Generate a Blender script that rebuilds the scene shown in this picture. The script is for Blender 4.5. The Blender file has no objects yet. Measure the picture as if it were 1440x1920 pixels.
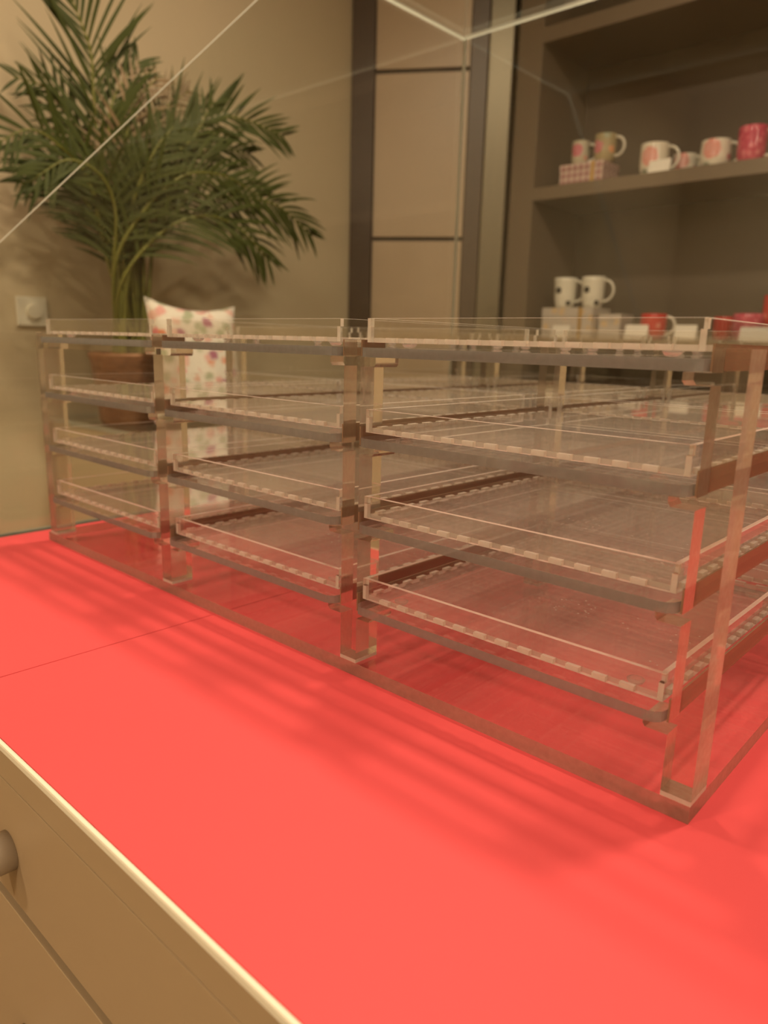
import bpy, bmesh, math, random
from mathutils import Matrix, Vector
random.seed(7)
S = bpy.context.scene
C = S.collection

# ------------------------------------------------------------------ camera
R = Matrix(((0.73564484, 0.67688009, 0.02569049),
            (-0.17075263, 0.14860779, 0.97404274),
            (0.65549234, -0.72093624, 0.22490161)))      # world -> camera
cam_d = bpy.data.cameras.new('camera')
cam = bpy.data.objects.new('camera', cam_d)
C.objects.link(cam)
M = R.transposed().to_4x4()
M.translation = Vector((0, 0, 0.24))
cam.matrix_world = M
cam_d.sensor_fit = 'HORIZONTAL'
cam_d.sensor_width = 36.0
cam_d.lens = 34.45
cam_d.clip_start = 0.01
cam_d.dof.use_dof = True
cam_d.dof.focus_distance = 0.47
cam_d.dof.aperture_fstop = 9.5
S.camera = cam

# ------------------------------------------------------------------ view, world, lights
S.view_settings.view_transform = 'Standard'
S.view_settings.look = 'None'
S.view_settings.exposure = 0.0
S.view_settings.gamma = 1.0
S.view_settings.use_curve_mapping = False
S.cycles.max_bounces = 8
S.cycles.diffuse_bounces = 3
S.cycles.glossy_bounces = 4
S.cycles.transmission_bounces = 8
S.cycles.transparent_max_bounces = 64
S.cycles.sample_clamp_indirect = 4.0
S.cycles.caustics_refractive = True
S.cycles.use_light_tree = False
S.cycles.adaptive_threshold = 0.03
S.cycles.caustics_reflective = False
w = bpy.data.worlds.new('world')
S.world = w
w.use_nodes = True
w.node_tree.nodes['Background'].inputs[0].default_value = (1.0, 0.78, 0.52, 1)
w.node_tree.nodes['Background'].inputs[1].default_value = 0.25
WARM = (1.0, 0.80, 0.56)


def lamp(name, loc, size, watts, col=WARM, aim=None, spread=180):
    d = bpy.data.lights.new(name, 'AREA')
    d.shape = 'DISK'
    d.size = size
    d.energy = watts
    d.color = col
    d.spread = math.radians(spread)
    o = bpy.data.objects.new(name, d)
    C.objects.link(o)
    o.location = loc
    if aim is not None:
        o.rotation_euler = (Vector(aim) - Vector(loc)).to_track_quat('-Z', 'Y').to_euler()
    return o


lamp('spot_or_fill_lamp', (-0.75, 0.90, 1.70), 0.14, 15.0)
lamp('spot_or_fill_lamp', (0.10, 0.90, 1.70), 0.14, 13.0)
lamp('spot_or_fill_lamp', (-0.85, 0.30, 1.70), 0.12, 7.0)
lamp('spot_or_fill_lamp', (0.25, -1.70, 1.60), 0.30, 27.0)  # added fill lamp from the camera side, lifts the front-facing surfaces
lamp('spot_or_fill_lamp', (-1.0, -1.80, 1.60), 0.30, 23.0)  # second added front fill, brightens upright faces more than the counter
lamp('spot_or_fill_lamp', (1.9, 0.0, 1.60), 0.30, 24.0)  # added fill lamp from the right side of the room

# ------------------------------------------------------------------ materials
def newmat(name):
    m = bpy.data.materials.new(name)
    m.use_nodes = True
    nt = m.node_tree
    nt.nodes.clear()
    out = nt.nodes.new('ShaderNodeOutputMaterial')
    return m, nt, out


def N(nt, typ, **kw):
    n = nt.nodes.new(typ)
    for k, v in kw.items():
        if k.startswith('i_'):
            key = k[2:]
            n.inputs[int(key) if key.isdigit() else key].default_value = v
        else:
            setattr(n, k, v)
    return n


def rgb(c):
    return (c[0], c[1], c[2], 1.0)


def surf(name, col, rough=0.5, metal=0.0, spec=0.5, var=0.06, scale=30.0, bump=0.0, coat=0.0, stretch=(1, 1, 1), bscale=None):
    m, nt, out = newmat(name)
    b = N(nt, 'ShaderNodeBsdfPrincipled')
    b.inputs['Roughness'].default_value = rough
    b.inputs['Metallic'].default_value = metal
    b.inputs['Specular IOR Level'].default_value = spec
    b.inputs['Coat Weight'].default_value = coat
    tc = N(nt, 'ShaderNodeTexCoord')
    mp = N(nt, 'ShaderNodeMapping')
    mp.inputs['Scale'].default_value = stretch
    nz = N(nt, 'ShaderNodeTexNoise')
    nz.inputs['Scale'].default_value = scale
    nz.inputs['Detail'].default_value = 5
    mx = N(nt, 'ShaderNodeMix', data_type='RGBA')
    mx.inputs[6].default_value = rgb([c * (1 - var) for c in col])
    mx.inputs[7].default_value = rgb([min(1, c * (1 + var)) for c in col])
    nt.links.new(tc.outputs['Object'], mp.inputs[0])
    nt.links.new(mp.outputs[0], nz.inputs['Vector'])
    nt.links.new(nz.outputs['Fac'], mx.inputs[0])
    nt.links.new(mx.outputs[2], b.inputs['Base Color'])
    if bump > 0:
        bp = N(nt, 'ShaderNodeBump')
        bp.inputs['Strength'].default_value = bump
        bp.inputs['Distance'].default_value = 0.002
        if bscale:
            n2 = N(nt, 'ShaderNodeTexNoise')
            n2.inputs['Scale'].default_value = bscale
            nt.links.new(mp.outputs[0], n2.inputs['Vector'])
            nt.links.new(n2.outputs['Fac'], bp.inputs['Height'])
        else:
            nt.links.new(nz.outputs['Fac'], bp.inputs['Height'])
        nt.links.new(bp.outputs[0], b.inputs['Normal'])
    nt.links.new(b.outputs[0], out.inputs[0])
    return m


def clear_sheet(name, tint, haze, haze_col, rough=0.02, ior=1.49, specks=0.0, refl=1.0):
    """Polished face of a clear sheet: see-through, mirrors by Fresnel, a little dust."""
    m, nt, out = newmat(name)
    geo = N(nt, 'ShaderNodeNewGeometry')
    fr = N(nt, 'ShaderNodeFresnel')
    mi = N(nt, 'ShaderNodeMix', data_type='FLOAT')
    mi.inputs[2].default_value = ior
    mi.inputs[3].default_value = 1.0 / ior
    nt.links.new(geo.outputs['Backfacing'], mi.inputs[0])
    nt.links.new(mi.outputs[0], fr.inputs['IOR'])
    tr = N(nt, 'ShaderNodeBsdfTransparent', i_0=rgb(tint))
    gl = N(nt, 'ShaderNodeBsdfGlossy')
    gl.inputs['Color'].default_value = rgb((refl, refl, refl))
    gl.inputs['Roughness'].default_value = rough
    d1 = N(nt, 'ShaderNodeBsdfDiffuse', i_0=rgb(haze_col))
    d2 = N(nt, 'ShaderNodeBsdfTranslucent', i_0=rgb(haze_col))
    df = N(nt, 'ShaderNodeMixShader', i_0=0.5)
    nt.links.new(d1.outputs[0], df.inputs[1])
    nt.links.new(d2.outputs[0], df.inputs[2])
    mh = N(nt, 'ShaderNodeMixShader')
    dt = N(nt, 'ShaderNodeVectorMath', operation='DOT_PRODUCT')
    nt.links.new(geo.outputs['Normal'], dt.inputs[0])
    nt.links.new(geo.outputs['Incoming'], dt.inputs[1])
    ab = N(nt, 'ShaderNodeMath', operation='ABSOLUTE')
    nt.links.new(dt.outputs['Value'], ab.inputs[0])
    ad = N(nt, 'ShaderNodeMath', operation='ADD')
    ad.inputs[1].default_value = 0.04
    nt.links.new(ab.outputs[0], ad.inputs[0])
    dv = N(nt, 'ShaderNodeMath', operation='DIVIDE')     # a thin dust film covers more at a grazing angle
    dv.inputs[0].default_value = haze
    nt.links.new(ad.outputs[0], dv.inputs[1])
    nt.links.new(dv.outputs[0], mh.inputs[0])
    if haze > 0:
        nt.links.new(tr.outputs[0], mh.inputs[1])
        nt.links.new(df.outputs[0], mh.inputs[2])
    if specks > 0:
        tc = N(nt, 'ShaderNodeTexCoord')
        vo = N(nt, 'ShaderNodeTexVoronoi')
        vo.inputs['Scale'].default_value = 170.0
        nz = N(nt, 'ShaderNodeTexNoise')
        nz.inputs['Scale'].default_value = 14.0
        nz.inputs['Detail'].default_value = 4
        lt = N(nt, 'ShaderNodeMath', operation='LESS_THAN')
        lt.inputs[1].default_value = 0.12
        gt = N(nt, 'ShaderNodeMath', operation='GREATER_THAN')
        gt.inputs[1].default_value = 0.58
        mul = N(nt, 'ShaderNodeMath', operation='MULTIPLY')
        ms = N(nt, 'ShaderNodeMath', operation='MULTIPLY_ADD')
        ms.inputs[1].default_value = specks
        nt.links.new(dv.outputs[0], ms.inputs[2])
        nt.links.new(tc.outputs['Object'], vo.inputs['Vector'])
        nt.links.new(tc.outputs['Object'], nz.inputs['Vector'])
        nt.links.new(vo.outputs['Distance'], lt.inputs[0])
        nt.links.new(nz.outputs['Fac'], gt.inputs[0])
        nt.links.new(lt.outputs[0], mul.inputs[0])
        nt.links.new(gt.outputs[0], mul.inputs[1])
        nt.links.new(mul.outputs[0], ms.inputs[0])
        nt.links.new(ms.outputs[0], mh.inputs[0])
    mf = N(nt, 'ShaderNodeMixShader')
    nt.links.new(fr.outputs[0], mf.inputs[0])
    nt.links.new((mh if haze > 0 else tr).outputs[0], mf.inputs[1])
    nt.links.new(gl.outputs[0], mf.inputs[2])
    nt.links.new(mf.outputs[0], out.inputs[0])
    return m


def sawn_edge(name, col, w_diff, w_trans, rough=0.2, stripe=0.0):
    """Sawn edge of a clear sheet: part scattering, part refracting, part see-through."""
    m, nt, out = newmat(name)
    tc = N(nt, 'ShaderNodeTexCoord')
    mp = N(nt, 'ShaderNodeMapping')
    mp.inputs['Scale'].default_value = (260, 260, 260)
    nz = N(nt, 'ShaderNodeTexNoise')
    nz.inputs['Scale'].default_value = 1.0
    nt.links.new(tc.outputs['Object'], mp.inputs[0])
    nt.links.new(mp.outputs[0], nz.inputs['Vector'])
    mx = N(nt, 'ShaderNodeMix', data_type='RGBA')
    mx.inputs[6].default_value = rgb([c * (1 - stripe) for c in col])
    mx.inputs[7].default_value = rgb([min(1, c * (1 + stripe)) for c in col])
    nt.links.new(nz.outputs['Fac'], mx.inputs[0])
    df = N(nt, 'ShaderNodeBsdfDiffuse')
    tl = N(nt, 'ShaderNodeBsdfTranslucent')
    nt.links.new(mx.outputs[2], df.inputs[0])
    nt.links.new(mx.outputs[2], tl.inputs[0])
    m1 = N(nt, 'ShaderNodeMixShader', i_0=0.5)
    nt.links.new(df.outputs[0], m1.inputs[1])
    nt.links.new(tl.outputs[0], m1.inputs[2])
    gl = N(nt, 'ShaderNodeBsdfGlass')
    gl.inputs['IOR'].default_value = 1.45
    gl.inputs['Roughness'].default_value = rough
    gl.inputs['Color'].default_value = rgb((0.96, 0.94, 0.9))
    tr = N(nt, 'ShaderNodeBsdfTransparent', i_0=rgb((0.9, 0.86, 0.82)))
    m2 = N(nt, 'ShaderNodeMixShader', i_0=w_diff)
    nt.links.new(gl.outputs[0], m2.inputs[1])
    nt.links.new(m1.outputs[0], m2.inputs[2])
    m3 = N(nt, 'ShaderNodeMixShader', i_0=w_trans)
    nt.links.new(m2.outputs[0], m3.inputs[1])
    nt.links.new(tr.outputs[0], m3.inputs[2])
    nt.links.new(m3.outputs[0], out.inputs[0])
    return m


MAT = {}
MAT['acryl'] = clear_sheet('clear_acrylic_face', (0.996, 0.993, 0.988), 0.0, (0.97, 0.90, 0.80), ior=1.42, rough=0.0)
MAT['tray_face'] = clear_sheet('tray_acrylic_face', (0.996, 0.993, 0.988), 0.0, (0.97, 0.90, 0.80), ior=1.42, rough=0.0)
MAT['tray_floor'] = clear_sheet('tray_floor_face', (0.996, 0.993, 0.988), 0.032, (0.97, 0.90, 0.80), specks=0.6, ior=1.42, rough=0.0)
MAT['base_face'] = clear_sheet('base_acrylic_face', (1.0, 0.998, 0.995), 0.0, (0.97, 0.88, 0.76), ior=1.42, rough=0.0)
MAT['acryl_edge'] = sawn_edge('upright_sawn_edge', (0.78, 0.50, 0.36), 0.55, 0.15, 0.15, 0.25)
MAT['shelf_edge'] = sawn_edge('shelf_polished_edge', (0.34, 0.355, 0.33), 0.70, 0.02, 0.05, 0.12)
MAT['base_edge'] = sawn_edge('base_sawn_edge', (0.52, 0.40, 0.31), 0.60, 0.08, 0.15, 0.2)
MAT['tray_edge'] = sawn_edge('tray_frosted_edge', (0.97, 0.90, 0.80), 0.82, 0.06, 0.3, 0.12)
MAT['glass'] = clear_sheet('case_glass_face', (0.955, 0.965, 0.95), 0.0, (0.7, 0.7, 0.6), rough=0.0, ior=1.5)
MAT['glass_edge'] = sawn_edge('case_glass_edge', (0.80, 0.82, 0.72), 0.75, 0.0, 0.1, 0.05)
MAT['block'] = sawn_edge('solid_acrylic', (0.85, 0.72, 0.6), 0.02, 0.0, 0.0, 0.0)
MAT['block_edge'] = sawn_edge('solid_acrylic_side', (0.97, 0.78, 0.63), 0.42, 0.10, 0.05, 0.25)  # pink scatter paints in light reflected inside the acrylic, stronger for right uprights
MAT['clear_side'] = sawn_edge('polished_acrylic_side', (0.97, 0.80, 0.66), 0.19, 0.08, 0.04, 0.25)  # same clear acrylic, with less of the inner pink light painted in
MAT['glued_edge'] = sawn_edge('glued_tray_edge', (0.95, 0.86, 0.76), 0.55, 0.22, 0.25, 0.1)
MAT['bumper'] = sawn_edge('clear_rubber', (0.9, 0.85, 0.78), 0.25, 0.2, 0.02, 0.0)


def film():
    m, nt, out = newmat('brown_side_strip')
    b = N(nt, 'ShaderNodeBsdfPrincipled')
    b.inputs['Base Color'].default_value = rgb((0.36, 0.25, 0.16))
    b.inputs['Roughness'].default_value = 0.25
    tr = N(nt, 'ShaderNodeBsdfTransparent', i_0=rgb((0.74, 0.62, 0.50)))
    mx = N(nt, 'ShaderNodeMixShader', i_0=0.42)
    nt.links.new(b.outputs[0], mx.inputs[1])
    nt.links.new(tr.outputs[0], mx.inputs[2])
    nt.links.new(mx.outputs[0], out.inputs[0])
    return m


MAT['strip'] = film()
MAT['red'] = surf('red_laminate', (0.80, 0.091, 0.103), 0.55, spec=0.25, var=0.03, scale=9, bump=0.04, bscale=220)
MAT['red_edge'] = surf('red_laminate_core', (0.25, 0.02, 0.02), 0.7)
MAT['cream'] = surf('cream_edge_band', (0.93, 0.88, 0.72), 0.4, var=0.01)
MAT['beige'] = surf('beige_lacquer', (0.45, 0.33, 0.20), 0.45, var=0.02, scale=5)
MAT['gap_shade'] = surf('painted_gap_shade', (0.05, 0.03, 0.012), 0.8)  # near-black colour standing in for shade inside a gap
MAT['knob'] = surf('grey_beige_knob', (0.42, 0.35, 0.27), 0.4, var=0.02)
MAT['dark_gap'] = surf('shadow_gap_board', (0.10, 0.08, 0.055), 0.7)
MAT['channel'] = surf('grey_green_channel', (0.12, 0.13, 0.10), 0.4, metal=0.5)
MAT['wall'] = surf('beige_wall_paint', (0.62, 0.52, 0.345), 0.75, var=0.03, scale=3, bump=0.06, bscale=140)
MAT['ceil'] = surf('ceiling_paint', (0.62, 0.56, 0.45), 0.85, var=0.02, scale=2)
MAT['floor'] = surf('floor_boards', (0.22, 0.15, 0.09), 0.45, var=0.15, scale=6, stretch=(1, 12, 1))
MAT['panel'] = surf('beige_cabinet_panel', (0.50, 0.38, 0.25), 0.35, spec=0.5, var=0.03, scale=3)
MAT['frame'] = surf('dark_brown_frame', (0.085, 0.056, 0.034), 0.4, var=0.08, scale=10)
MAT['steel'] = surf('brushed_metal', (0.175, 0.15, 0.10), 0.38, metal=0.5, var=0.2, scale=20, stretch=(30, 30, 0.3))
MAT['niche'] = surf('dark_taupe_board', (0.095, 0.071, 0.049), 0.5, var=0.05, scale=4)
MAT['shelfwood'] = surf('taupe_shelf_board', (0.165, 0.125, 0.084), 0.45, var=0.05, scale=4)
MAT['switch'] = surf('white_switch_plastic', (0.80, 0.76, 0.62), 0.35, var=0.01)
MAT['copper'] = surf('copper_pot', (0.27, 0.135, 0.068), 0.4, metal=0.35, var=0.45, scale=40, stretch=(1, 1, 2), bump=0.5)
MAT['soil'] = surf('potting_soil', (0.05, 0.035, 0.02), 0.9, var=0.4, scale=90, bump=0.6)
MAT['leaf'] = surf('palm_leaf', (0.050, 0.064, 0.009), 0.6, spec=0.25, var=0.35, scale=14)
MAT['leaf_dry'] = surf('dry_palm_leaf', (0.22, 0.15, 0.07), 0.6, var=0.3, scale=14)
MAT['cane'] = surf('palm_cane', (0.16, 0.165, 0.026), 0.45, var=0.3, scale=20, stretch=(1, 1, 3))
MAT['pale'] = surf('pale_cabinet_front', (0.60, 0.55, 0.38), 0.5, var=0.02)
MAT['white'] = surf('white_card', (0.86, 0.82, 0.74), 0.5, var=0.01)
MAT['gold'] = surf('gold_ribbon', (0.75, 0.50, 0.18), 0.3, metal=0.8, var=0.1)
MAT['black'] = surf('black_glaze', (0.03, 0.03, 0.03), 0.25)


def blossoms(name, base, spots, scale, thr=0.42, rough=0.25, seed=0.0):
    """Ground colour with soft round blossoms of several colours (print or glaze)."""
    m, nt, out = newmat(name)
    tc = N(nt, 'ShaderNodeTexCoord')
    mp = N(nt, 'ShaderNodeMapping')
    mp.inputs['Location'].default_value = (seed, seed * 2.3, seed * 0.7)
    nt.links.new(tc.outputs['Object'], mp.inputs[0])
    nz = N(nt, 'ShaderNodeTexNoise')
    nz.inputs['Scale'].default_value = scale * 2.5
    nz.inputs['Detail'].default_value = 3
    av = N(nt, 'ShaderNodeMix', data_type='RGBA')
    av.inputs[0].default_value = 0.10 / max(scale, 1) * 10
    nt.links.new(mp.outputs[0], nz.inputs['Vector'])
    add = N(nt, 'ShaderNodeVectorMath', operation='MULTIPLY_ADD')
    k = 0.5 / scale
    add.inputs[1].default_value = (k, k, k)
    nt.links.new(nz.outputs['Color'], add.inputs[0])
    nt.links.new(mp.outputs[0], add.inputs[2])
    vo = N(nt, 'ShaderNodeTexVoronoi')
    vo.inputs['Scale'].default_value = scale
    nt.links.new(add.outputs[0], vo.inputs['Vector'])
    rp = N(nt, 'ShaderNodeValToRGB')
    rp.color_ramp.interpolation = 'CONSTANT'
    els = rp.color_ramp.elements
    els[0].color = rgb(spots[0])
    els[0].position = 0
    els[1].position = 1.0 / len(spots)
    els[1].color = rgb(spots[1 % len(spots)])
    for i in range(2, len(spots)):
        e = els.new(i / len(spots))
        e.color = rgb(spots[i])
    sp = N(nt, 'ShaderNodeSeparateColor')
    nt.links.new(vo.outputs['Color'], sp.inputs[0])
    nt.links.new(sp.outputs[0], rp.inputs[0])
    mr = N(nt, 'ShaderNodeMapRange')
    mr.inputs['From Min'].default_value = thr - 0.12
    mr.inputs['From Max'].default_value = thr + 0.08
    nt.links.new(vo.outputs['Distance'], mr.inputs['Value'])
    mx = N(nt, 'ShaderNodeMix', data_type='RGBA')
    mx.inputs[7].default_value = rgb(base)
    nt.links.new(mr.outputs[0], mx.inputs[0])
    nt.links.new(rp.outputs[0], mx.inputs[6])
    b = N(nt, 'ShaderNodeBsdfPrincipled')
    b.inputs['Roughness'].default_value = rough
    nt.links.new(mx.outputs[2], b.inputs['Base Color'])
    nt.links.new(b.outputs[0], out.inputs[0])
    return m


PINK, ROSE, ORNG, GRN, PLUM = (0.75, 0.22, 0.24), (0.62, 0.06, 0.12), (0.75, 0.24, 0.12), (0.25, 0.30, 0.14), (0.45, 0.16, 0.25)
CREAM = (0.80, 0.74, 0.62)
MAT['cushion'] = blossoms('floral_cotton', (0.84, 0.78, 0.68), [(0.8, 0.42, 0.38), ORNG, (0.45, 0.48, 0.33), PLUM, (0.8, 0.5, 0.42), PINK], 34, 0.46, 0.8, 1.3)
MAT['rose_mug'] = blossoms('rose_print_glaze', CREAM, [ROSE, PINK, (0.35, 0.28, 0.14), ROSE], 26, 0.50, 0.15, 0.4)
MAT['orange_mug'] = blossoms('orange_print_glaze', (0.45, 0.38, 0.24), [ROSE, ORNG, (0.30, 0.26, 0.12), ROSE], 26, 0.50, 0.15, 2.4)
MAT['peach_mug'] = blossoms('peach_print_glaze', CREAM, [(0.80, 0.33, 0.26), (0.8, 0.42, 0.36), (0.30, 0.30, 0.18)], 20, 0.52, 0.15, 3.1)
MAT['pink_mug'] = blossoms('pink_print_glaze', (0.55, 0.07, 0.13), [(0.66, 0.12, 0.18), (0.72, 0.2, 0.25)], 60, 0.45, 0.15, 3.1)
MAT['cream_mug'] = blossoms('cream_glaze', (0.70, 0.70, 0.50), [(0.62, 0.62, 0.42), (0.7, 0.7, 0.5)], 30, 0.4, 0.15, 1.1)
MAT['white_mug'] = surf('white_glaze', (0.80, 0.77, 0.66), 0.15, var=0.02)
MAT['red_mug'] = blossoms('red_print_glaze', (0.60, 0.03, 0.03), [(0.62, 0.04, 0.04), (0.75, 0.25, 0.2), (0.6, 0.03, 0.03)], 40, 0.35, 0.2, 0.2)
MAT['grey_box'] = blossoms('grey_gift_paper', (0.56, 0.50, 0.44), [(0.60, 0.50, 0.42), (0.5, 0.45, 0.4), (0.68, 0.5, 0.3)], 30, 0.35, 0.5, 0.9)


def bloom(name, base, flowers, rough=0.15):
    """Glazed ground with a few big painted flowers: (x, y, z, radius, colour) in the mug's own space."""
    m, nt, out = newmat(name)
    tc = N(nt, 'ShaderNodeTexCoord')
    nz = N(nt, 'ShaderNodeTexNoise')
    nz.inputs['Scale'].default_value = 70
    nz.inputs['Detail'].default_value = 3
    nt.links.new(tc.outputs['Object'], nz.inputs['Vector'])
    prev = None
    for (x, y, z, r, col) in flowers:
        ds = N(nt, 'ShaderNodeVectorMath', operation='DISTANCE')
        ds.inputs[1].default_value = (x, y, z)
        nt.links.new(tc.outputs['Object'], ds.inputs[0])
        ma = N(nt, 'ShaderNodeMath', operation='MULTIPLY_ADD')
        ma.inputs[1].default_value = 0.016
        nt.links.new(nz.outputs['Fac'], ma.inputs[0])
        nt.links.new(ds.outputs['Value'], ma.inputs[2])
        mr = N(nt, 'ShaderNodeMapRange')
        mr.inputs['From Min'].default_value = r + 0.004
        mr.inputs['From Max'].default_value = r + 0.009
        mr.inputs['To Min'].default_value = 1.0
        mr.inputs['To Max'].default_value = 0.0
        nt.links.new(ma.outputs[0], mr.inputs['Value'])
        cm = N(nt, 'ShaderNodeMix', data_type='RGBA')
        cm.inputs[6].default_value = rgb(col)
        cm.inputs[7].default_value = rgb([min(1, c * 0.5 + 0.35) for c in col])
        nt.links.new(nz.outputs['Fac'], cm.inputs[0])
        mx = N(nt, 'ShaderNodeMix', data_type='RGBA')
        if prev is None:
            mx.inputs[6].default_value = rgb(base)
        else:
            nt.links.new(prev.outputs[2], mx.inputs[6])
        nt.links.new(cm.outputs[2], mx.inputs[7])
        nt.links.new(mr.outputs[0], mx.inputs[0])
        prev = mx
    b = N(nt, 'ShaderNodeBsdfPrincipled')
    b.inputs['Roughness'].default_value = rough
    nt.links.new(prev.outputs[2], b.inputs['Base Color'])
    nt.links.new(b.outputs[0], out.inputs[0])
    return m


MAT['rose_mug'] = bloom('rose_print_glaze', (0.55, 0.50, 0.38), [(0.0, -0.028, 0.045, 0.021, ROSE), (0.026, -0.010, 0.022, 0.010, ORNG), (0.03, 0.008, 0.05, 0.01, GRN)])
MAT['orange_mug'] = bloom('orange_print_glaze', (0.42, 0.35, 0.20), [(-0.012, -0.030, 0.045, 0.021, ROSE), (0.030, -0.016, 0.035, 0.013, (0.8, 0.28, 0.05)), (0.02, -0.03, 0.078, 0.013, GRN)])
MAT['peach_mug'] = bloom('peach_print_glaze', CREAM, [(0.002, -0.041, 0.055, 0.028, (0.80, 0.27, 0.21)), (-0.012, -0.034, 0.010, 0.013, (0.16, 0.20, 0.10)), (0.040, -0.006, 0.035, 0.011, ROSE)])


def lattice():
    m, nt, out = newmat('pink_lattice_paper')
    tc = N(nt, 'ShaderNodeTexCoord')
    mp = N(nt, 'ShaderNodeMapping')
    mp.inputs['Rotation'].default_value = (0, math.radians(45), 0)
    ck = N(nt, 'ShaderNodeTexChecker')
    ck.inputs['Scale'].default_value = 68
    ck.inputs['Color1'].default_value = rgb((0.62, 0.47, 0.42))
    ck.inputs['Color2'].default_value = rgb((0.40, 0.20, 0.20))
    nt.links.new(tc.outputs['Object'], mp.inputs[0])
    nt.links.new(mp.outputs[0], ck.inputs[0])
    b = N(nt, 'ShaderNodeBsdfPrincipled')
    b.inputs['Roughness'].default_value = 0.5
    nt.links.new(ck.outputs[0], b.inputs['Base Color'])
    nt.links.new(b.outputs[0], out.inputs[0])
    return m


MAT['lattice'] = lattice()

# ------------------------------------------------------------------ mesh helpers
def finish(name, bm, mats, parent=None, loc=(0, 0, 0), smooth=False):
    bmesh.ops.recalc_face_normals(bm, faces=bm.faces)
    me = bpy.data.meshes.new(name)
    bm.to_mesh(me)
    bm.free()
    for m in (mats if isinstance(mats, (list, tuple)) else [mats]):
        me.materials.append(m)
    if smooth:
        for p in me.polygons:
            p.use_smooth = True
    o = bpy.data.objects.new(name, me)
    C.objects.link(o)
    o.parent = parent
    o.location = loc
    return o


def put(name, me, parent, loc=(0, 0, 0)):
    o = bpy.data.objects.new(name, me)
    C.objects.link(o)
    o.parent = parent
    o.location = loc
    return o


def prism(bm, pts, plane, a, b, cap=0, side=1, side_fn=None):
    """Extrude a 2-D outline: plane 'xy' along z, 'xz' along y, 'yz' along x."""
    def P(p, t):
        return {'xy': (p[0], p[1], t), 'xz': (p[0], t, p[1]), 'yz': (t, p[0], p[1])}[plane]
    va = [bm.verts.new(P(p, a)) for p in pts]
    vb = [bm.verts.new(P(p, b)) for p in pts]
    f = bm.faces.new(va)
    f.material_index = cap
    f = bm.faces.new(list(reversed(vb)))
    f.material_index = cap
    n = len(pts)
    for i in range(n):
        f = bm.faces.new([va[i], va[(i + 1) % n], vb[(i + 1) % n], vb[i]])
        f.material_index = side if side_fn is None else side_fn(pts[i], pts[(i + 1) % n])


def box(bm, x0, x1, y0, y1, z0, z1, mi=0, bev=0.0):
    vs = [bm.verts.new((x, y, z)) for x in (x0, x1) for y in (y0, y1) for z in (z0, z1)]
    F = []
    for q in ((0, 1, 3, 2), (4, 6, 7, 5), (0, 4, 5, 1), (2, 3, 7, 6), (0, 2, 6, 4), (1, 5, 7, 3)):
        f = bm.faces.new([vs[i] for i in q])
        f.material_index = mi
        F.append(f)
    if bev > 0:
        ed = list({e for f in F for e in f.edges})
        bmesh.ops.bevel(bm, geom=ed, offset=bev, segments=2, affect='EDGES', profile=0.5)


def bobj(name, dims, mat, parent=None, bev=0.0, loc=(0, 0, 0)):
    bm = bmesh.new()
    box(bm, *dims, bev=bev)
    return finish(name, bm, mat, parent, loc)


def tube(bm, pts, radii, seg=8, caps=True):
    rings = []
    pts = [Vector(p) for p in pts]
    for i, p in enumerate(pts):
        d = (pts[min(i + 1, len(pts) - 1)] - pts[max(i - 1, 0)]).normalized()
        u = d.orthogonal().normalized() if i == 0 else (u - d * u.dot(d)).normalized()
        v = d.cross(u)
        r = radii[i] if isinstance(radii, (list, tuple)) else radii
        rings.append([bm.verts.new(p + (u * math.cos(2 * math.pi * k / seg) + v * math.sin(2 * math.pi * k / seg)) * r) for k in range(seg)])
    for a, b in zip(rings, rings[1:]):
        for k in range(seg):
            bm.faces.new([a[k], a[(k + 1) % seg], b[(k + 1) % seg], b[k]])
    if caps:
        bm.faces.new(rings[0][::-1])
        bm.faces.new(rings[-1])


def lathe(bm, prof, seg=28, mi=0):
    rings = []
    for r, z in prof:
        if r < 1e-6:
            rings.append([bm.verts.new((0, 0, z))])
        else:
            rings.append([bm.verts.new((r * math.cos(2 * math.pi * k / seg), r * math.sin(2 * math.pi * k / seg), z)) for k in range(seg)])
    for a, b in zip(rings, rings[1:]):
        for k in range(seg):
            q = [a[k % len(a)], a[(k + 1) % len(a)], b[(k + 1) % len(b)], b[k % len(b)]]
            q2 = []
            for v in q:
                if v not in q2:
                    q2.append(v)
            if len(q2) > 2:
                f = bm.faces.new(q2)
                f.material_index = mi


def catmull(pts, n=8):
    P = [Vector(p) for p in pts]
    P = [2 * P[0] - P[1]] + P + [2 * P[-1] - P[-2]]
    out = []
    for i in range(1, len(P) - 2):
        for k in range(n):
            t = k / n
            a, b, c, d = P[i - 1], P[i], P[i + 1], P[i + 2]
            out.append(0.5 * ((2 * b) + (-a + c) * t + (2 * a - 5 * b + 4 * c - d) * t * t + (-a + 3 * b - 3 * c + d) * t ** 3))
    out.append(P[-2])
    return out


def tag(o, label=None, cat=None, group=None, kind=None):
    if label:
        o['label'] = label
    if cat:
        o['category'] = cat
    if group:
        o['group'] = group
    if kind:
        o['kind'] = kind
    return o


def thing(name, label, cat, loc=(0, 0, 0), rz=0.0, group=None):
    o = bpy.data.objects.new(name, None)
    C.objects.link(o)
    o.location = loc
    o.rotation_euler = (0, 0, rz)
    o.empty_display_size = 0.02
    return tag(o, label, cat, group)


def struct(o):
    o['kind'] = 'structure'
    return o


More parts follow.
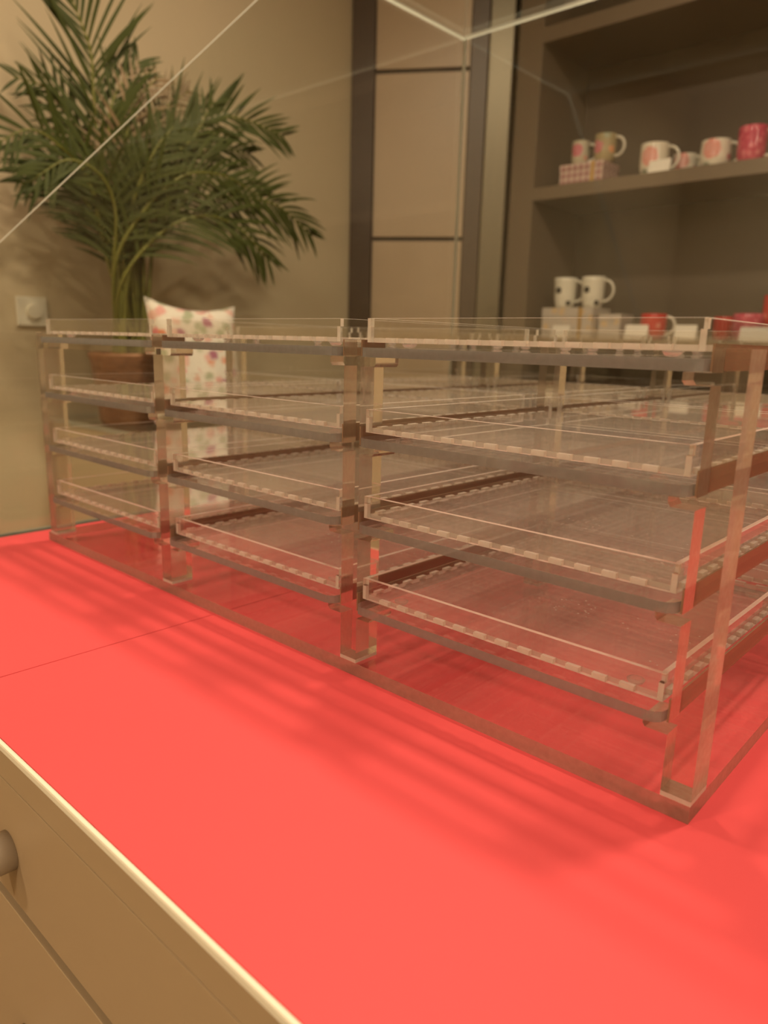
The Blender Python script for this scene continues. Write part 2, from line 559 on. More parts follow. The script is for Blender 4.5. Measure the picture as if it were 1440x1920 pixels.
# ------------------------------------------------------------------ room shell
FL, CE = -0.90, 1.76
struct(bobj('floor', (-2.1, 2.6, -2.6, 2.7, FL - 0.05, FL), MAT['floor']))
struct(bobj('ceiling', (-2.1, 2.6, -2.6, 2.7, CE, CE + 0.05), MAT['ceil']))
struct(bobj('wall_left', (-2.1, -2.0, -2.6, 2.7, FL, CE), MAT['wall']))
struct(bobj('wall_right', (2.5, 2.6, -2.6, 2.7, FL, CE), MAT['wall']))
struct(bobj('wall_back', (-2.0, 2.5, 2.6, 2.7, FL, CE), MAT['wall']))
struct(bobj('wall_front', (-2.0, 2.5, -2.6, -2.5, FL, CE), MAT['wall']))

# angled panelled cabinet across the corner
ang = math.atan2(0.531, 0.847)
pc = thing('corner_cabinet', 'tall beige panelled cabinet set diagonally in the corner between dark posts', 'cabinet', (-1.995, 1.975, FL), ang)
H = CE - FL - 0.005
bobj('post', (0.0, 0.078, -0.012, 0.05, 0, H), MAT['frame'], pc, bev=0.002)
bobj('post', (0.405, 0.462, -0.016, 0.05, 0, H), MAT['frame'], pc, bev=0.002)
bobj('carcass', (0.078, 0.405, 0.010, 0.05, 0, H), MAT['dark_gap'], pc)
zs = [0.0, 0.42, 0.96, 1.50, 2.04, H]
for a, b in zip(zs, zs[1:]):
    bobj('panel', (0.081, 0.402, 0.0, 0.0095, a + 0.007, b - 0.007), MAT['panel'], pc, bev=0.001)
bobj('metal_trim', (0.464, 0.545, -0.016, 0.03, 0, H), MAT['steel'], pc, bev=0.004)
pc.children[-1]['label'] = 'brushed metal vertical trim'

# shelf unit
su = thing('shelf_unit', 'dark taupe wall shelving with open niches holding mugs', 'shelving', (0, 2.25, 0))
X0, X1 = -1.415, 1.30
bobj('side_panel', (-1.505, X0, 0, 0.33, FL, CE - 0.005), MAT['shelfwood'], su, bev=0.001)
bobj('side_panel', (X1, X1 + 0.09, 0, 0.33, FL, CE - 0.005), MAT['shelfwood'], su, bev=0.001)
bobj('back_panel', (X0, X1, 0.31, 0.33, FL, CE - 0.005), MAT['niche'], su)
SH = [(-0.25, -0.21), (0.228, 0.268), (0.710, 0.750), (1.180, 1.225)]
for a, b in SH:
    bobj('shelf', (X0, X1, 0.0, 0.31, a, b), MAT['shelfwood'], su, bev=0.001)
bobj('top_panel', (X0, X1, 0.0, 0.31, 1.66, CE - 0.005), MAT['shelfwood'], su)
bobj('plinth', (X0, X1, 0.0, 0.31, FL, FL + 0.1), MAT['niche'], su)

# ------------------------------------------------------------------ mugs, boxes, cards on the shelves
ZU, ZL = 0.7505, 0.2685
_mug = {}


def mug(loc, r, h, mat, label, handle_rz=0.0, waist=0.0, flare=1.0, group='printed mugs on the shelves', foot=None, spot=False):
    t = thing('mug', label, 'mug', loc, 0.0, group)
    bm = bmesh.new()
    t_ = 0.0028
    n = 8
    outer = []
    for i in range(n + 1):
        s = i / n
        rr = r * (0.80 + 0.20 * min(1, s * 3.2) - waist * math.sin(math.pi * s) + (flare - 1) * s ** 4)
        outer.append((rr, h * s))
    prof = [(0, 0)] + outer + [(outer[-1][0] - t_, h + 0.0008)] + [(max(a - t_, 0.003), max(b, 0.005)) for a, b in reversed(outer[:-1])] + [(0, 0.005)]
    lathe(bm, prof)
    finish('body', bm, MAT[mat], t, smooth=True)
    bm = bmesh.new()
    pts = []
    for i in range(15):
        a = math.radians(100 - 200 * i / 14)
        pts.append((r * 0.93 + 0.62 * h * 0.5 * (math.cos(a) + 0.17), 0, h * 0.56 + h * 0.34 * math.sin(a)))
    pts = [(r * 0.95, 0, pts[0][2])] + pts + [(r * 0.95, 0, pts[-1][2])]
    R3 = Matrix.Rotation(handle_rz, 3, 'Z')
    tube(bm, [R3 @ Vector(p) for p in pts], 0.0042)
    finish('handle', bm, MAT['white_mug' if mat != 'pink_mug' else 'peach_mug'], t, smooth=True)
    if spot:
        for (aa, zz, rr2) in ((-1.72, 0.58, 0.011), (-0.72, 0.16, 0.008)):
            bm = bmesh.new()
            lathe(bm, [(0, 0.0015), (rr2, 0.001), (rr2, -0.004)], 14)
            o = finish('motif', bm, MAT['black'], t)
            d = Vector((math.cos(aa), math.sin(aa), 0))
            o.rotation_euler = d.to_track_quat('Z', 'Y').to_euler()
            o.location = d * (r * 1.0) + Vector((0, 0, h * zz))
    return t


def gift(name, dims, loc, mat, label, cat='box', group=None, ribbon=None):
    t = thing(name, label, cat, loc, 0.0, group)
    wx, wy, h = dims
    bobj('box_body', (-wx / 2, wx / 2, -wy / 2, wy / 2, 0, h * 0.72), MAT[mat], t, bev=0.0008)
    bobj('box_lid', (-wx / 2 - 0.0015, wx / 2 + 0.0015, -wy / 2 - 0.0015, wy / 2 + 0.0015, h * 0.722, h), MAT[mat], t, bev=0.0008)
    if ribbon is not None:
        bobj('ribbon', (ribbon - 0.006, ribbon + 0.006, -wy / 2 - 0.0035, -wy / 2 - 0.0018, 0, h), MAT['gold'], t)
        t.children[-1]['label'] = 'gold ribbon'
    return t


def card(loc, wx, h, label):
    t = thing('price_card', label, 'card', loc, random.uniform(-0.1, 0.1), 'white price cards')
    bm = bmesh.new()
    prism(bm, [(0, 0), (0.010, h), (0.0112, h), (0.0212, 0), (0.020, 0), (0.0106, h - 0.003), (0.0012, 0)], 'yz', -wx / 2, wx / 2, 0, 0)
    finish('folded_card', bm, MAT['white'], t)
    return t


gift('gift_box', (0.150, 0.11, 0.066), (-1.268, 2.345, ZU), 'lattice', 'pink and white lattice patterned box on the upper shelf', ribbon=0.042)
mug((-1.302, 2.34, ZU + 0.0665), 0.028, 0.074, 'rose_mug', 'small narrow pink rose mug on left end of the lattice box', 0.4)
mug((-1.215, 2.34, ZU + 0.0665), 0.034, 0.082, 'orange_mug', 'pink and orange flowered mug with handle on right end of lattice box', 0.1)
mug((-1.045, 2.33, ZU), 0.042, 0.094, 'peach_mug', 'peach flowered white mug behind the white price card, upper shelf', 0.1)
card((-1.000, 2.262, ZU), 0.066, 0.036, 'blank white price card in front of flowered mug on upper shelf')
mug((-0.995, 2.44, ZU), 0.036, 0.078, 'peach_mug', 'flowered mug half hidden behind the mug with the price card', 0.1)
mug((-0.985, 2.51, ZU), 0.034, 0.070, 'cream_mug', 'rearmost small mug of which only the handle shows, upper shelf', 0.1)
mug((-0.870, 2.35, ZU), 0.041, 0.082, 'peach_mug', 'rounded white mug with big peach blossom standing alone, upper shelf', 0.1, waist=-0.04)
mug((-0.765, 2.33, ZU), 0.038, 0.098, 'pink_mug', 'tall deep pink mug with pale handle, upper shelf', 0.1)
mug((-0.630, 2.33, ZU), 0.036, 0.092, 'cream_mug', 'pale cream green mug cut off by right edge of photo', 0.1)

gift('gift_box', (0.185, 0.12, 0.100), (-1.275, 2.345, ZL), 'grey_box', 'larger grey gift box carrying two white mugs, lower shelf', ribbon=0.05)
gift('gift_box', (0.075, 0.09, 0.080), (-1.135, 2.36, ZL), 'grey_box', 'smaller plain grey box right of the white mugs, lower shelf')
mug((-1.315, 2.335, ZL + 0.1005), 0.036, 0.098, 'white_mug', 'left one of two white mugs with black motif on grey gift box', 0.1, spot=True, flare=1.08)
mug((-1.212, 2.335, ZL + 0.1005), 0.036, 0.098, 'white_mug', 'right one of two white mugs with black motif on grey gift box', 0.1, spot=True, flare=1.08)
card((-1.285, 2.262, ZL), 0.066, 0.042, 'blank white price card leaning before the larger grey gift box')
mug((-1.000, 2.345, ZL), 0.040, 0.080, 'red_mug', 'red mug with pale pattern behind second price card, lower shelf', 0.1)
card((-1.020, 2.262, ZL), 0.072, 0.045, 'blank white price card before the red patterned mug, lower shelf')
mug((-0.800, 2.40, ZL), 0.034, 0.072, 'red_mug', 'red mug behind price card at corner of top tray', 0.1)
card((-0.868, 2.262, ZL), 0.066, 0.045, 'blank white price card seen through the top tray corner, lower shelf')
mug((-0.715, 2.335, ZL), 0.042, 0.078, 'pink_mug', 'low pink mug right of the stand top corner, lower shelf', 0.1)
card((-0.672, 2.262, ZL), 0.082, 0.040, 'blank white price card before the low pink mug, lower shelf')
gift('gift_box', (0.10, 0.09, 0.045), (-0.635, 2.38, ZL), 'red_mug', 'small red box at right edge, under the red mug')
emb = mug((-0.650, 2.36, ZL + 0.0455), 0.036, 0.084, 'red_mug', 'bright red mug with white emblem at right edge, lower shelf', 0.2, spot=False)
bm = bmesh.new()
lathe(bm, [(0, 0.0015), (0.013, 0.001), (0.013, -0.004)], 16)
em = finish('emblem', bm, MAT['white'], emb)
em.rotation_euler = Vector((0.25, -1, 0)).to_track_quat('Z', 'Y').to_euler()
em.location = (0.009, -0.0355, 0.045)

# ------------------------------------------------------------------ light switch
sw = thing('dimmer_switch', 'white square rotary dimmer switch on the beige wall', 'switch', (-1.9985, 0.826, 0.2935))
bobj('plate', (0, 0.010, -0.039, 0.039, -0.0365, 0.0365), MAT['switch'], sw, bev=0.003)
bm = bmesh.new()
tube(bm, [(0.0095, 0.002, 0), (0.022, 0.002, 0)], [0.018, 0.0165], 24)
finish('dial', bm, MAT['switch'], sw)

# ------------------------------------------------------------------ side table, pot, palm, cushion
st = thing('side_table', 'pale side cabinet with greenish glass top against the left wall', 'side table', (-1.74, 1.00, FL))
bobj('cabinet_body', (-0.24, 0.235, -0.150, 0.235, 0.0, 0.915), MAT['wall'], st, bev=0.003)
bobj('cabinet_door', (0.2355, 0.252, -0.148, 0.228, 0.03, 0.905), MAT['pale'], st, bev=0.002)
bm = bmesh.new()
prism(bm, [(-0.25, -0.165), (0.262, -0.165), (0.262, 0.29), (-0.25, 0.29)], 'xy', 0.9155, 0.9275)
gt = finish('glass_top', bm, [MAT['glass'], MAT['glass_edge']], st)
gt['label'] = 'greenish glass top'

ZT = 0.028
pot = thing('potted_palm', 'bushy green areca palm in a copper brown pot beside the wall', 'plant', (-1.70, 0.925, ZT))
bm = bmesh.new()
lathe(bm, [(0, 0), (0.066, 0), (0.072, 0.01), (0.086, 0.15), (0.092, 0.165), (0.090, 0.172), (0.083, 0.170), (0.079, 0.15), (0.07, 0.148), (0, 0.148)], 40)
finish('pot', bm, MAT['copper'], pot, smooth=True)
bm = bmesh.new()
lathe(bm, [(0, 0.160), (0.04, 0.158), (0.0785, 0.152), (0.0785, 0.149), (0, 0.149)], 24)
finish('soil', bm, MAT['soil'], pot, smooth=True)

FR = [
    (-1.72, [(0.926, 0.424), (0.894, 0.596), (0.887, 0.751), (0.887, 0.839), (0.875, 0.886), (0.840, 0.963)], 0.165, 40, 0, .38),
    (-1.66, [(0.883, 0.394), (0.838, 0.569), (0.771, 0.629), (0.712, 0.647), (0.647, 0.609)], 0.105, 55, 0, .5),
    (-1.78, [(0.942, 0.429), (0.896, 0.662), (0.856, 0.730), (0.807, 0.771), (0.739, 0.775)], 0.085, 60, 0, .5),
    (-1.70, [(0.921, 0.459), (0.908, 0.675), (0.927, 0.767), (0.993, 0.856)], 0.105, 40, 0, .25),
    (-1.65, [(0.934, 0.445), (0.969, 0.595), (1.033, 0.695), (1.126, 0.749), (1.237, 0.780), (1.379, 0.767)], 0.120, 42, 0, .2),
    (-1.74, [(0.988, 0.431), (1.057, 0.608), (1.141, 0.683), (1.232, 0.720), (1.334, 0.729)], 0.105, 40, 0, .5),
    (-1.60, [(0.915, 0.370), (0.968, 0.492), (1.056, 0.562), (1.163, 0.576), (1.309, 0.581), (1.434, 0.520)], 0.120, 42, 0, .7),
    (-1.55, [(0.881, 0.343), (0.950, 0.463), (1.050, 0.516), (1.156, 0.499), (1.246, 0.433)], 0.115, 40, 0, .9),
    (-1.76, [(0.982, 0.469), (1.028, 0.660), (1.077, 0.772), (1.163, 0.846)], 0.085, 45, 1, .6),
    (-1.68, [(0.931, 0.458), (0.935, 0.632), (0.960, 0.750), (1.025, 0.826)], 0.090, 50, 1, .6),
    (-1.70, [(0.904, 0.397), (0.860, 0.509), (0.785, 0.576), (0.704, 0.546)], 0.095, 50, 0, .8),
    (-1.62, [(0.902, 0.417), (0.930, 0.557), (1.001, 0.636), (1.074, 0.696), (1.137, 0.791)], 0.100, 40, 0, .3),
    (-1.80, [(0.979, 0.408), (0.954, 0.580), (0.902, 0.700), (0.823, 0.723)], 0.085, 60, 1, .8),
    (-1.56, [(0.874, 0.388), (0.926, 0.517), (1.010, 0.597), (1.120, 0.615), (1.231, 0.584)], 0.105, 45, 0, .8),
    (-1.66, [(0.945, 0.42), (0.99, 0.56), (1.03, 0.66), (1.06, 0.73)], 0.110, 40, 0, .5),
    (-1.60, [(0.879, 0.368), (0.871, 0.502), (0.832, 0.571), (0.764, 0.591), (0.695, 0.548)], 0.095, 55, 0, .8),
    (-1.84, [(0.95, 0.40), (0.99, 0.55), (1.07, 0.63), (1.17, 0.62)], 0.100, 50, 0, .8),
    (-1.58, [(0.90, 0.40), (0.91, 0.54), (0.95, 0.64), (1.0, 0.70)], 0.100, 45, 0, .6),
    (-1.83, [(0.93, 0.42), (0.91, 0.55), (0.84, 0.63), (0.76, 0.60)], 0.095, 50, 0, .8),
]
rnd = random.Random(5)
for (fx, pts, ll, angd, dry, droop) in FR:
    a0 = rnd.uniform(0, 6.28)
    base = Vector((-1.70 + 0.03 * math.cos(a0), 0.925 + 0.03 * math.sin(a0), 0.175))
    P3 = [base]
    for i, (y, z) in enumerate(pts):
        s = min(1.0, (i + 1) / 2.5)
        P3.append(Vector((-1.70 + (fx + 1.70) * s, y, z)))
    path = [p - Vector(pot.location) for p in catmull(P3, 10)]
    n = len(path)
    bm = bmesh.new()
    tube(bm, path, [0.0046 * (1 - i / n) ** 0.8 + 0.0009 for i in range(n)], 6)
    fr = finish('frond', bm, MAT['cane'], pot, smooth=True)
    bm = bmesh.new()
    L = [0.0]
    for i in range(1, n):
        L.append(L[-1] + (path[i] - path[i - 1]).length)
    tot = L[-1]
    start = 0.40
    cnt = int(tot * (1 - start) / 0.0185)
    for k in range(cnt):
        u = start + (1 - start) * (k + 0.5) / cnt
        s = u * tot
        i = max(j for j in range(n) if L[j] <= s)
        i = min(i, n - 2)
        f = (s - L[i]) / max(1e-6, L[i + 1] - L[i])
        p = path[i].lerp(path[i + 1], f)
        d = (path[i + 1] - path[i]).normalized()
        view = Vector((1.0, -0.45 + 0.2 * rnd.uniform(-1, 1), 0.15))
        sd = d.cross(view).normalized()
        v2 = (k / cnt)
        ln = 1.12 * ll * (0.55 + 0.75 * math.sin(math.pi * min(1, 0.25 + 0.72 * v2))) * rnd.uniform(0.85, 1.1)
        if v2 > .85:
            ln *= 0.8
        for sg in (-1, 1):
            aa = math.radians(angd + rnd.uniform(-7, 7)) * (1 - 0.35 * v2)
            dirv = (d * math.cos(aa) + sd * sg * math.sin(aa) + Vector((rnd.uniform(-.25, .25), 0, 0))).normalized()
            wd = 0.0025 * rnd.uniform(0.8, 1.15)
            rows = []
            q = p.copy()
            dv = dirv.copy()
            m_ = 6
            for j in range(m_ + 1):
                t = j / m_
                wj = wd * (0.35 + 1.3 * math.sin(math.pi * min(1, 0.12 + 0.80 * t)) ** 0.8) * (1 - t ** 4) + 0.0003
                wv = dv.cross(view).normalized() * wj
                rows.append((bm.verts.new(q - wv), bm.verts.new(q + Vector((0.0012, 0, 0.0)) * (1 - t)), bm.verts.new(q + wv)))
                q = q + dv * ln / m_
                q = Vector((max(q.x, -0.285), q.y, q.z))
                dv = (dv + Vector((0, 0, -1)) * droop * 0.34 / m_ * 2).normalized()
            for ra, rb in zip(rows, rows[1:]):
                bm.faces.new([ra[0], ra[1], rb[1], rb[0]])
                bm.faces.new([ra[1], ra[2], rb[2], rb[1]])
    lf = finish('leaflets', bm, MAT['leaf_dry' if dry else 'leaf'], fr, smooth=True)
    lf['kind'] = 'stuff'
for k in range(12):
    a = rnd.uniform(0, 6.28)
    rr = rnd.uniform(0.008, 0.032)
    b0 = Vector((rr * math.cos(a), rr * math.sin(a), 0.15))
    top = b0 + Vector((0.4 * b0.x, b0.y * 1.2 + rnd.uniform(-.02, .03), rnd.uniform(0.24, 0.38)))
    bm = bmesh.new()
    tube(bm, catmull([b0, b0.lerp(top, 0.5) + Vector((0, 0.004, 0)), top], 5), [0.0078 - 0.0004 * i for i in range(11)], 7)
    finish('cane', bm, MAT['cane'], pot, smooth=True)


def cushion():
    t = thing('cushion', 'small white cushion with pink and orange flowers leaning by the palm', 'cushion', (-1.535, 1.003, 0.030), math.radians(-8))
    bm = bmesh.new()
    W_, H_, T_ = 0.225, 0.290, 0.075
    n = 20
    for sg in (-1, 1):
        g = {}
        for i in range(n + 1):
            for j in range(n + 1):
                u, v = i / n * 2 - 1, j / n * 2 - 1
                pin = 1 - (0.15 if v > 0 else 0.08) * (1 - u * u) * abs(v) ** 3
                pin2 = 1 - 0.10 * (1 - v * v) * abs(u) ** 3
                yy = u * W_ / 2 * pin2
                zz = H_ / 2 + v * H_ / 2 * pin
                th = T_ / 2 * ((1 - u ** 4) * (1 - v ** 4)) ** 0.5
                th += 0.003 * math.sin(9 * u + 4 * v) * (1 - u * u) * (1 - v * v)
                g[i, j] = bm.verts.new((sg * th, yy, zz))
        for i in range(n):
            for j in range(n):
                bm.faces.new([g[i, j], g[i + 1, j], g[i + 1, j + 1], g[i, j + 1]])
    bmesh.ops.remove_doubles(bm, verts=bm.verts, dist=0.0004)
    o = finish('cover', bm, MAT['cushion'], t, smooth=True)
    o.rotation_euler = (math.radians(-3), math.radians(-14), 0)
    o.location = (0.035, 0, 0.01)
    bm = bmesh.new()
    pts = []
    for k in range(4 * n):
        s, e = divmod(k, n)
        q = e / n * 2 - 1
        u, v = [(q, -1), (1, q), (-q, 1), (-1, -q)][s]
        pin = 1 - (0.15 if v > 0 else 0.08) * (1 - u * u) * abs(v) ** 3
        pin2 = 1 - 0.10 * (1 - v * v) * abs(u) ** 3
        pts.append((0, u * W_ / 2 * pin2, H_ / 2 + v * H_ / 2 * pin))
    tube(bm, pts + [pts[0]], 0.0016, 6, caps=False)
    p = finish('piping', bm, MAT['cushion'], t, smooth=True)
    p.rotation_euler = o.rotation_euler
    p.location = o.location
    return t


cushion()

# ------------------------------------------------------------------ counter with drawers
ct = thing('drawer_counter', 'beige drawer counter with red laminate top and cream edge band', 'counter', (0, 0, 0))
YF, YB = 0.144, 1.225
XL, XR = -0.9115, 1.10
bobj('tabletop_panel', (XL, -0.5258, YF, YB, -0.018, 0.0), [MAT['red']], ct)
bobj('tabletop_panel', (-0.5248, XR, YF, YB, -0.018, 0.0), [MAT['red']], ct)
bobj('seam_strip', (-0.5258, -0.5248, YF, YB, -0.018, -0.0012), [MAT['red_edge']], ct)
bobj('edge_band', (XL, XR, YF - 0.0032, YF - 0.0001, -0.0056, 0.0002), MAT['cream'], ct, bev=0.0014)
bobj('seam_strip', (XL + 0.001, XR - 0.001, YF + 0.0040, YF + 0.0200, -0.0300, -0.0181), MAT['gap_shade'], ct)  # dark strip added behind the rail and drawer gap, paints its shade
bobj('top_rail', (XL, XR, YF - 0.0012, YF - 0.0001, -0.0266, -0.0060), MAT['beige'], ct)
bobj('top_rail', (XL, XR, YF, YF + 0.0039, -0.0266, -0.0181), MAT['beige'], ct)
bobj('carcass', (XL + 0.002, XR, YF + 0.021, YB - 0.005, FL + 0.08, -0.0182), MAT['beige'], ct)
bobj('plinth', (XL + 0.03, XR - 0.03, YF + 0.06, YB - 0.03, FL + 0.001, FL + 0.079), MAT['dark_gap'], ct)
for (z1, z0) in ((-0.0278, -0.1150), (-0.1245, -0.330), (-0.3395, -0.560), (-0.5695, -0.81)):
    for (a, b) in ((XL, 0.0), (0.002, XR)):
        d = bobj('drawer', (a, b, YF - 0.0012, YF + 0.0195 if z1 < -0.05 else YF + 0.0038, z0, z1), MAT['beige'], ct, bev=0.0004)
        for kx in ((a + b) / 2 + 0.015,):
            bm = bmesh.new()
            zc = (z0 + z1) / 2 - 0.006 if z1 > -0.05 else (z0 + z1) / 2
            tube(bm, [(kx, YF - 0.0013, zc), (kx, YF - 0.012, zc), (kx, YF - 0.024, zc), (kx, YF - 0.030, zc), (kx, YF - 0.032, zc)],
                 [0.0128, 0.0125, 0.0132, 0.0130, 0.010], 28)
            finish('knob', bm, MAT['knob'], d, smooth=True)
bobj('end_channel', (XL - 0.016, XL - 0.0003, YF, YB, -0.03, -0.0005), MAT['channel'], ct, bev=0.001)
ct.children[-1]['label'] = 'dark grey green metal channel'

# ------------------------------------------------------------------ glass display case over the counter
gc = thing('glass_case', 'clear frameless glass case with slanted end pane standing over the counter', 'display case', (0, 0, 0))
GE = [MAT['glass'], MAT['glass_edge']]
ZTOP = 0.7845
prof = [(0.146, 0.0005), (0.146, 0.139), (0.8113, 0.7868), (1.2034, 0.7868), (1.2034, 0.0005)]
bm = bmesh.new()
prism(bm, [(y, min(z, ZTOP)) if i != 4 else (y, z) for i, (y, z) in enumerate(prof)], 'yz', -0.9278, -0.9198)
finish('end_pane', bm, GE, gc)
bm = bmesh.new()
prism(bm, prof, 'yz', 1.090, 1.096)
finish('end_pane', bm, GE, gc)
bm = bmesh.new()
prism(bm, [(-0.9195, 0.001), (1.0895, 0.001), (1.0895, ZTOP), (-0.9195, ZTOP)], 'xz', 1.1974, 1.2034)
finish('back_pane', bm, GE, gc)
bm = bmesh.new()
prism(bm, [(-0.9268, 0.8113), (1.096, 0.8113), (1.096, 1.2034), (-0.9268, 1.2034)], 'xy', ZTOP + 0.0003, ZTOP + 0.0075)
finish('top_pane', bm, GE, gc)

# ------------------------------------------------------------------ acrylic stand
AE = [MAT['block'], MAT['block_edge']]
DIV = [-0.1143, -0.3575, -0.6032, -0.8492]           # divider centre lines, right to left
HW = 0.0080
LV = [0.2302, 0.1708, 0.1112, 0.0516]                # underside of each shelf, top to bottom
PITCH = 0.254
Y0 = 0.3576
ROWS = 4
stand = thing('acrylic_stand', 'clear acrylic stand of three bays and four shelf levels on the red counter', 'display stand', (0, 0, 0.0002))

bm = bmesh.new()
prism(bm, [(-0.8640, Y0), (-0.1064, Y0), (-0.1064, Y0 + 0.795), (-0.8640, Y0 + 0.795)], 'xy', 0.0, 0.010)
finish('base_plate', bm, [MAT['base_face'], MAT['base_edge']], stand)


def upright_outline(lf, rt):
    top, bot = 0.2410, 0.0128
    right, left = [], []
    for z in LV:
        pt, pb = z - 0.0004, z - 0.0066
        if rt:
            right += [(HW, pt), (HW + 0.0135, pt), (HW + 0.0135, pb + 0.002), (HW + 0.0120, pb), (HW, pb)]
        if lf:
            left += [(-HW, pt), (-HW - 0.0135, pt), (-HW - 0.0135, pb + 0.002), (-HW - 0.0120, pb), (-HW, pb)]
    return [(HW, top)] + right + [(HW, bot), (-HW, bot)] + list(reversed(left)) + [(-HW, top)]


up_me = {}
for i, xc in enumerate(DIV):
    lf, rt = i < 3, i > 0
    for r in range(ROWS):
        key = (lf, rt)
        if key not in up_me:
            bm = bmesh.new()
            prism(bm, upright_outline(lf, rt), 'xz', 0.0, 0.0225)
            o = finish('upright', bm, AE if i == 0 else [MAT['block'], MAT['clear_side']], stand, (xc, Y0, 0))  # right uprights take the side colour with more painted inner light
            up_me[key] = o.data
        else:
            put('upright', up_me[key], stand, (xc, Y0 + r * PITCH, 0))
bm = bmesh.new()
prism(bm, [(-HW, 0.0), (HW, 0.0), (HW, 0.0225), (-HW, 0.0225)], 'xy', 0.0101, 0.0127)
fb = finish('foot_block', bm, [MAT['tray_edge'], MAT['tray_edge']], stand, (DIV[0], Y0, 0))
for i, xc in enumerate(DIV):
    for r in range(ROWS):
        if i or r:
            put('foot_block', fb.data, stand, (xc, Y0 + r * PITCH, 0))

# brown strips along the sides of every divider
me_s = None
for i, xc in enumerate(DIV):
    for s in (-1, 1):
        if (i == 0 and s == 1) or i == 3:
            continue
        for z in LV:
            if z == LV[0] and i > 0:                      # thin strip under the top trays
                bm = bmesh.new()
                box(bm, -0.0005, 0.0005, 0.0, 0.786, 0.0002, 0.0058)
                finish('side_strip', bm, MAT['strip'], stand, (xc + s * (HW + 0.0006), Y0, z))['label'] = 'brown side strip'
                bm = bmesh.new()
                box(bm, -0.0005, 0.0005, 0.0, 0.0225, 0.0060, 0.0110)
                finish('side_strip', bm, MAT['strip'], stand, (xc + s * (HW + 0.0006), Y0, z))['label'] = 'brown side strip'
                continue
            if me_s is None:
                bm = bmesh.new()
                box(bm, -0.0005, 0.0005, 0.0, 0.786, 0.0002, 0.0130)
                o = finish('side_strip', bm, MAT['strip'], stand, (xc + s * (HW + 0.0006), Y0, z))
                o['label'] = 'brown side strip'
                me_s = o.data
            else:
                put('side_strip', me_s, stand, (xc + s * (HW + 0.0006), Y0, z))['label'] = 'brown side strip'

bobj('cross_bar', (DIV[3] + HW + 0.0002, DIV[2] - HW - 0.0140, Y0 + 0.0240, Y0 + 0.0290, 0.2232, 0.2290), AE, stand)
# shelves
SW, SD, CR = 0.2225, 0.2500, 0.0075


def rounded(w_, d_, r):
    pts = []
    for (cx, cy, a0) in ((w_ / 2 - r, r, -90), (w_ / 2 - r, d_ - r, 0), (-w_ / 2 + r, d_ - r, 90), (-w_ / 2 + r, r, 180)):
        for k in range(4):
            a = math.radians(a0 + 30 * k)
            pts.append((cx + r * math.cos(a), cy + r * math.sin(a)))
    return pts


bays = [((DIV[i] + DIV[i + 1]) / 2, DIV[i] - DIV[i + 1]) for i in range(3)]
bm = bmesh.new()
prism(bm, rounded(SW, SD, CR), 'xy', 0.0, 0.0060)
sh_me = None
for bi, (bx_, bw) in enumerate(bays):
    for r in range(3):
        for z in LV:
            if sh_me is None:
                o = finish('shelf', bm, [MAT['acryl'], MAT['shelf_edge']], stand, (bx_, Y0 - 0.0058 + r * PITCH, z))
                sh_me = o.data
            else:
                put('shelf', sh_me, stand, (bx_, Y0 - 0.0058 + r * PITCH, z))

# ------------------------------------------------------------------ trays
TW, TD, TH, TT = 0.2180, 0.2400, 0.0154, 0.0030
FP = 0.01614                                               # finger pitch


def spans(length, pitch):
    """alternate finger spans, centred"""
    n = int(length / pitch)
    off = -(n * pitch) / 2
    return [(off + i * pitch + pitch * 0.25, off + i * pitch + pitch * 0.75) for i in range(n)]


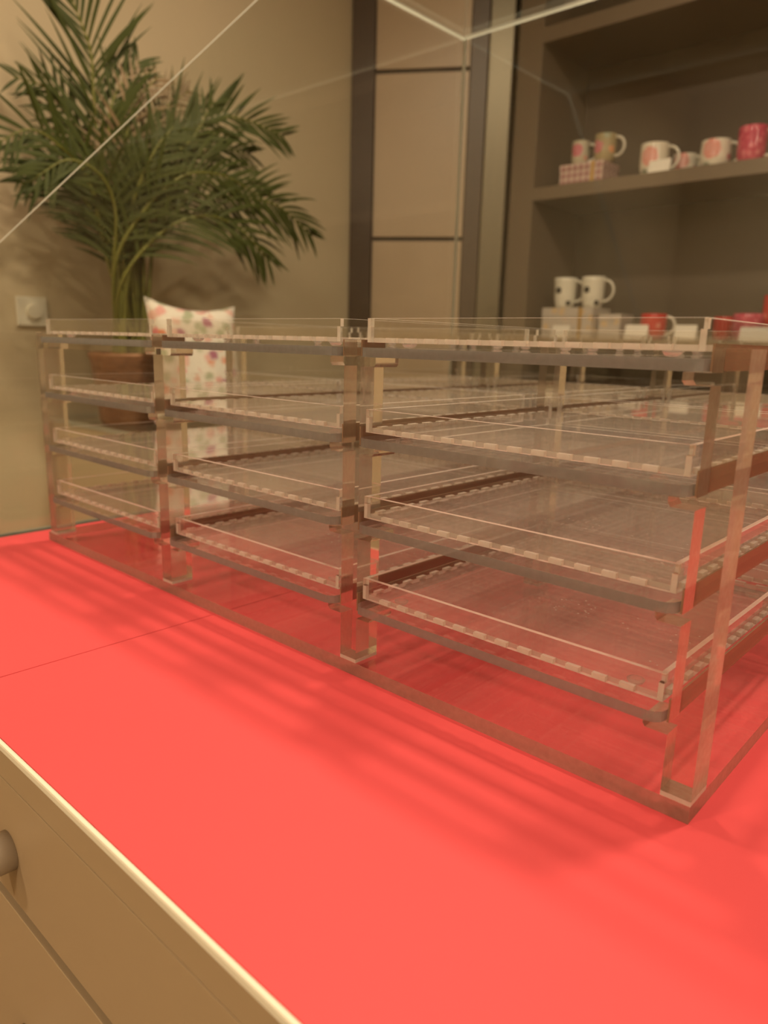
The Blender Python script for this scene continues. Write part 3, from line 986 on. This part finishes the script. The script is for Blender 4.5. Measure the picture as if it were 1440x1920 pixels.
def tray_meshes():
    TE = [MAT['tray_face'], MAT['tray_edge']]
    hw, hd = TW / 2, TD / 2
    fx = spans(TW - 0.012, FP)
    fy = spans(TD - 0.012, FP)
    g = 0.0001
    # bottom panel with fingers on all four sides (centre at 0, y from 0 to TD)
    pts = []
    ih, idp = hw - TT - g, hd - TT - g
    pts.append((-ih, -idp))
    for a, b in fx:
        pts += [(a, -idp), (a, -hd), (b, -hd), (b, -idp)]
    pts.append((ih, -idp))
    for a, b in fy:
        pts += [(ih, a), (hw, a), (hw, b), (ih, b)]
    pts.append((ih, idp))
    for a, b in reversed(fx):
        pts += [(b, idp), (b, hd), (a, hd), (a, idp)]
    pts.append((-ih, idp))
    for a, b in reversed(fy):
        pts += [(-ih, b), (-hw, b), (-hw, a), (-ih, a)]
    bm = bmesh.new()
    prism(bm, pts, 'xy', 0.0, TT, side_fn=lambda p, q: 1 if (abs(abs(p[0]) - hw) < 1e-5 and abs(abs(q[0]) - hw) < 1e-5)
          or (abs(abs(p[1]) - hd) < 1e-5 and abs(abs(q[1]) - hd) < 1e-5) else 2)
    # long wall (front/rear): full width in its upper half, inset in its lower half
    zm = TH * 0.66

    def wall(L_, fingers, full_top):
        h = L_ / 2
        hi, lo = (h, h - TT - g) if full_top else (h - TT - g, h)
        p = [(-hi, TH), (-hi, zm), (-lo, zm), (-lo, 0)]
        for a, b in fingers:
            p += [(a - g, 0), (a - g, TT + g), (b + g, TT + g), (b + g, 0)]
        p += [(lo, 0), (lo, zm), (hi, zm), (hi, TH)]
        return p
    bm1 = bmesh.new()
    prism(bm1, wall(TW, fx, True), 'xz', 0.0, TT)
    bm2 = bmesh.new()
    prism(bm2, wall(TD, fy, False), 'yz', 0.0, TT)
    bm3 = bmesh.new()
    lathe(bm3, [(0, -0.0031), (0.0022, -0.0030), (0.0038, -0.0023), (0.0048, -0.0010), (0.0050, -0.0001), (0, -0.0001)], 20)
    root = thing('acrylic_tray', 'x', 'tray')
    finish('bottom_panel', bm, [MAT['tray_floor'], MAT['tray_edge'], MAT['glued_edge']], root)
    finish('front_wall', bm1, TE, root, (0, -hd, 0))
    put('rear_wall', root.children[-1].data, root, (0, hd - TT, 0))
    sw_ = finish('side_wall', bm2, TE, root, (-hw, 0, 0))
    put('side_wall', sw_.data, root, (hw - TT, 0, 0))
    b = finish('bumper', bm3, MAT['bumper'], root, (-hw + 0.022, -hd + 0.017, 0), smooth=True)
    for sx, sy in ((1, -1), (1, 1), (-1, 1)):
        put('bumper', b.data, root, (sx * (hw - 0.022), sy * (hd - 0.017), 0))
    return root


proto = tray_meshes()
lev = ['top level', 'second level from top', 'third level from top', 'bottom level']
col = ['right column', 'middle column', 'left column']
row = ['front row', 'middle row', 'back row']
first = True
for r in range(3):
    for bi, (bx_, bw) in enumerate(bays):
        for li, z in enumerate(LV):
            if first:
                t = proto
                first = False
            else:
                t = proto.copy()
                C.objects.link(t)
                for ch in proto.children:
                    c = ch.copy()
                    C.objects.link(c)
                    c.parent = t
            j = random.uniform(-0.0012, 0.0012)
            t.location = (bx_ + j * 0.5, Y0 + 0.0012 + TD / 2 + r * PITCH + (random.uniform(0, 0.002) if r == 0 else 0.001), 0.0002 + z + 0.0060 + 0.0033)
            t['label'] = 'clear acrylic tray with toothed joints, %s, %s, %s' % (row[r], col[bi], lev[li])
            t['category'] = 'tray'
            t['group'] = 'clear acrylic trays in the stand'
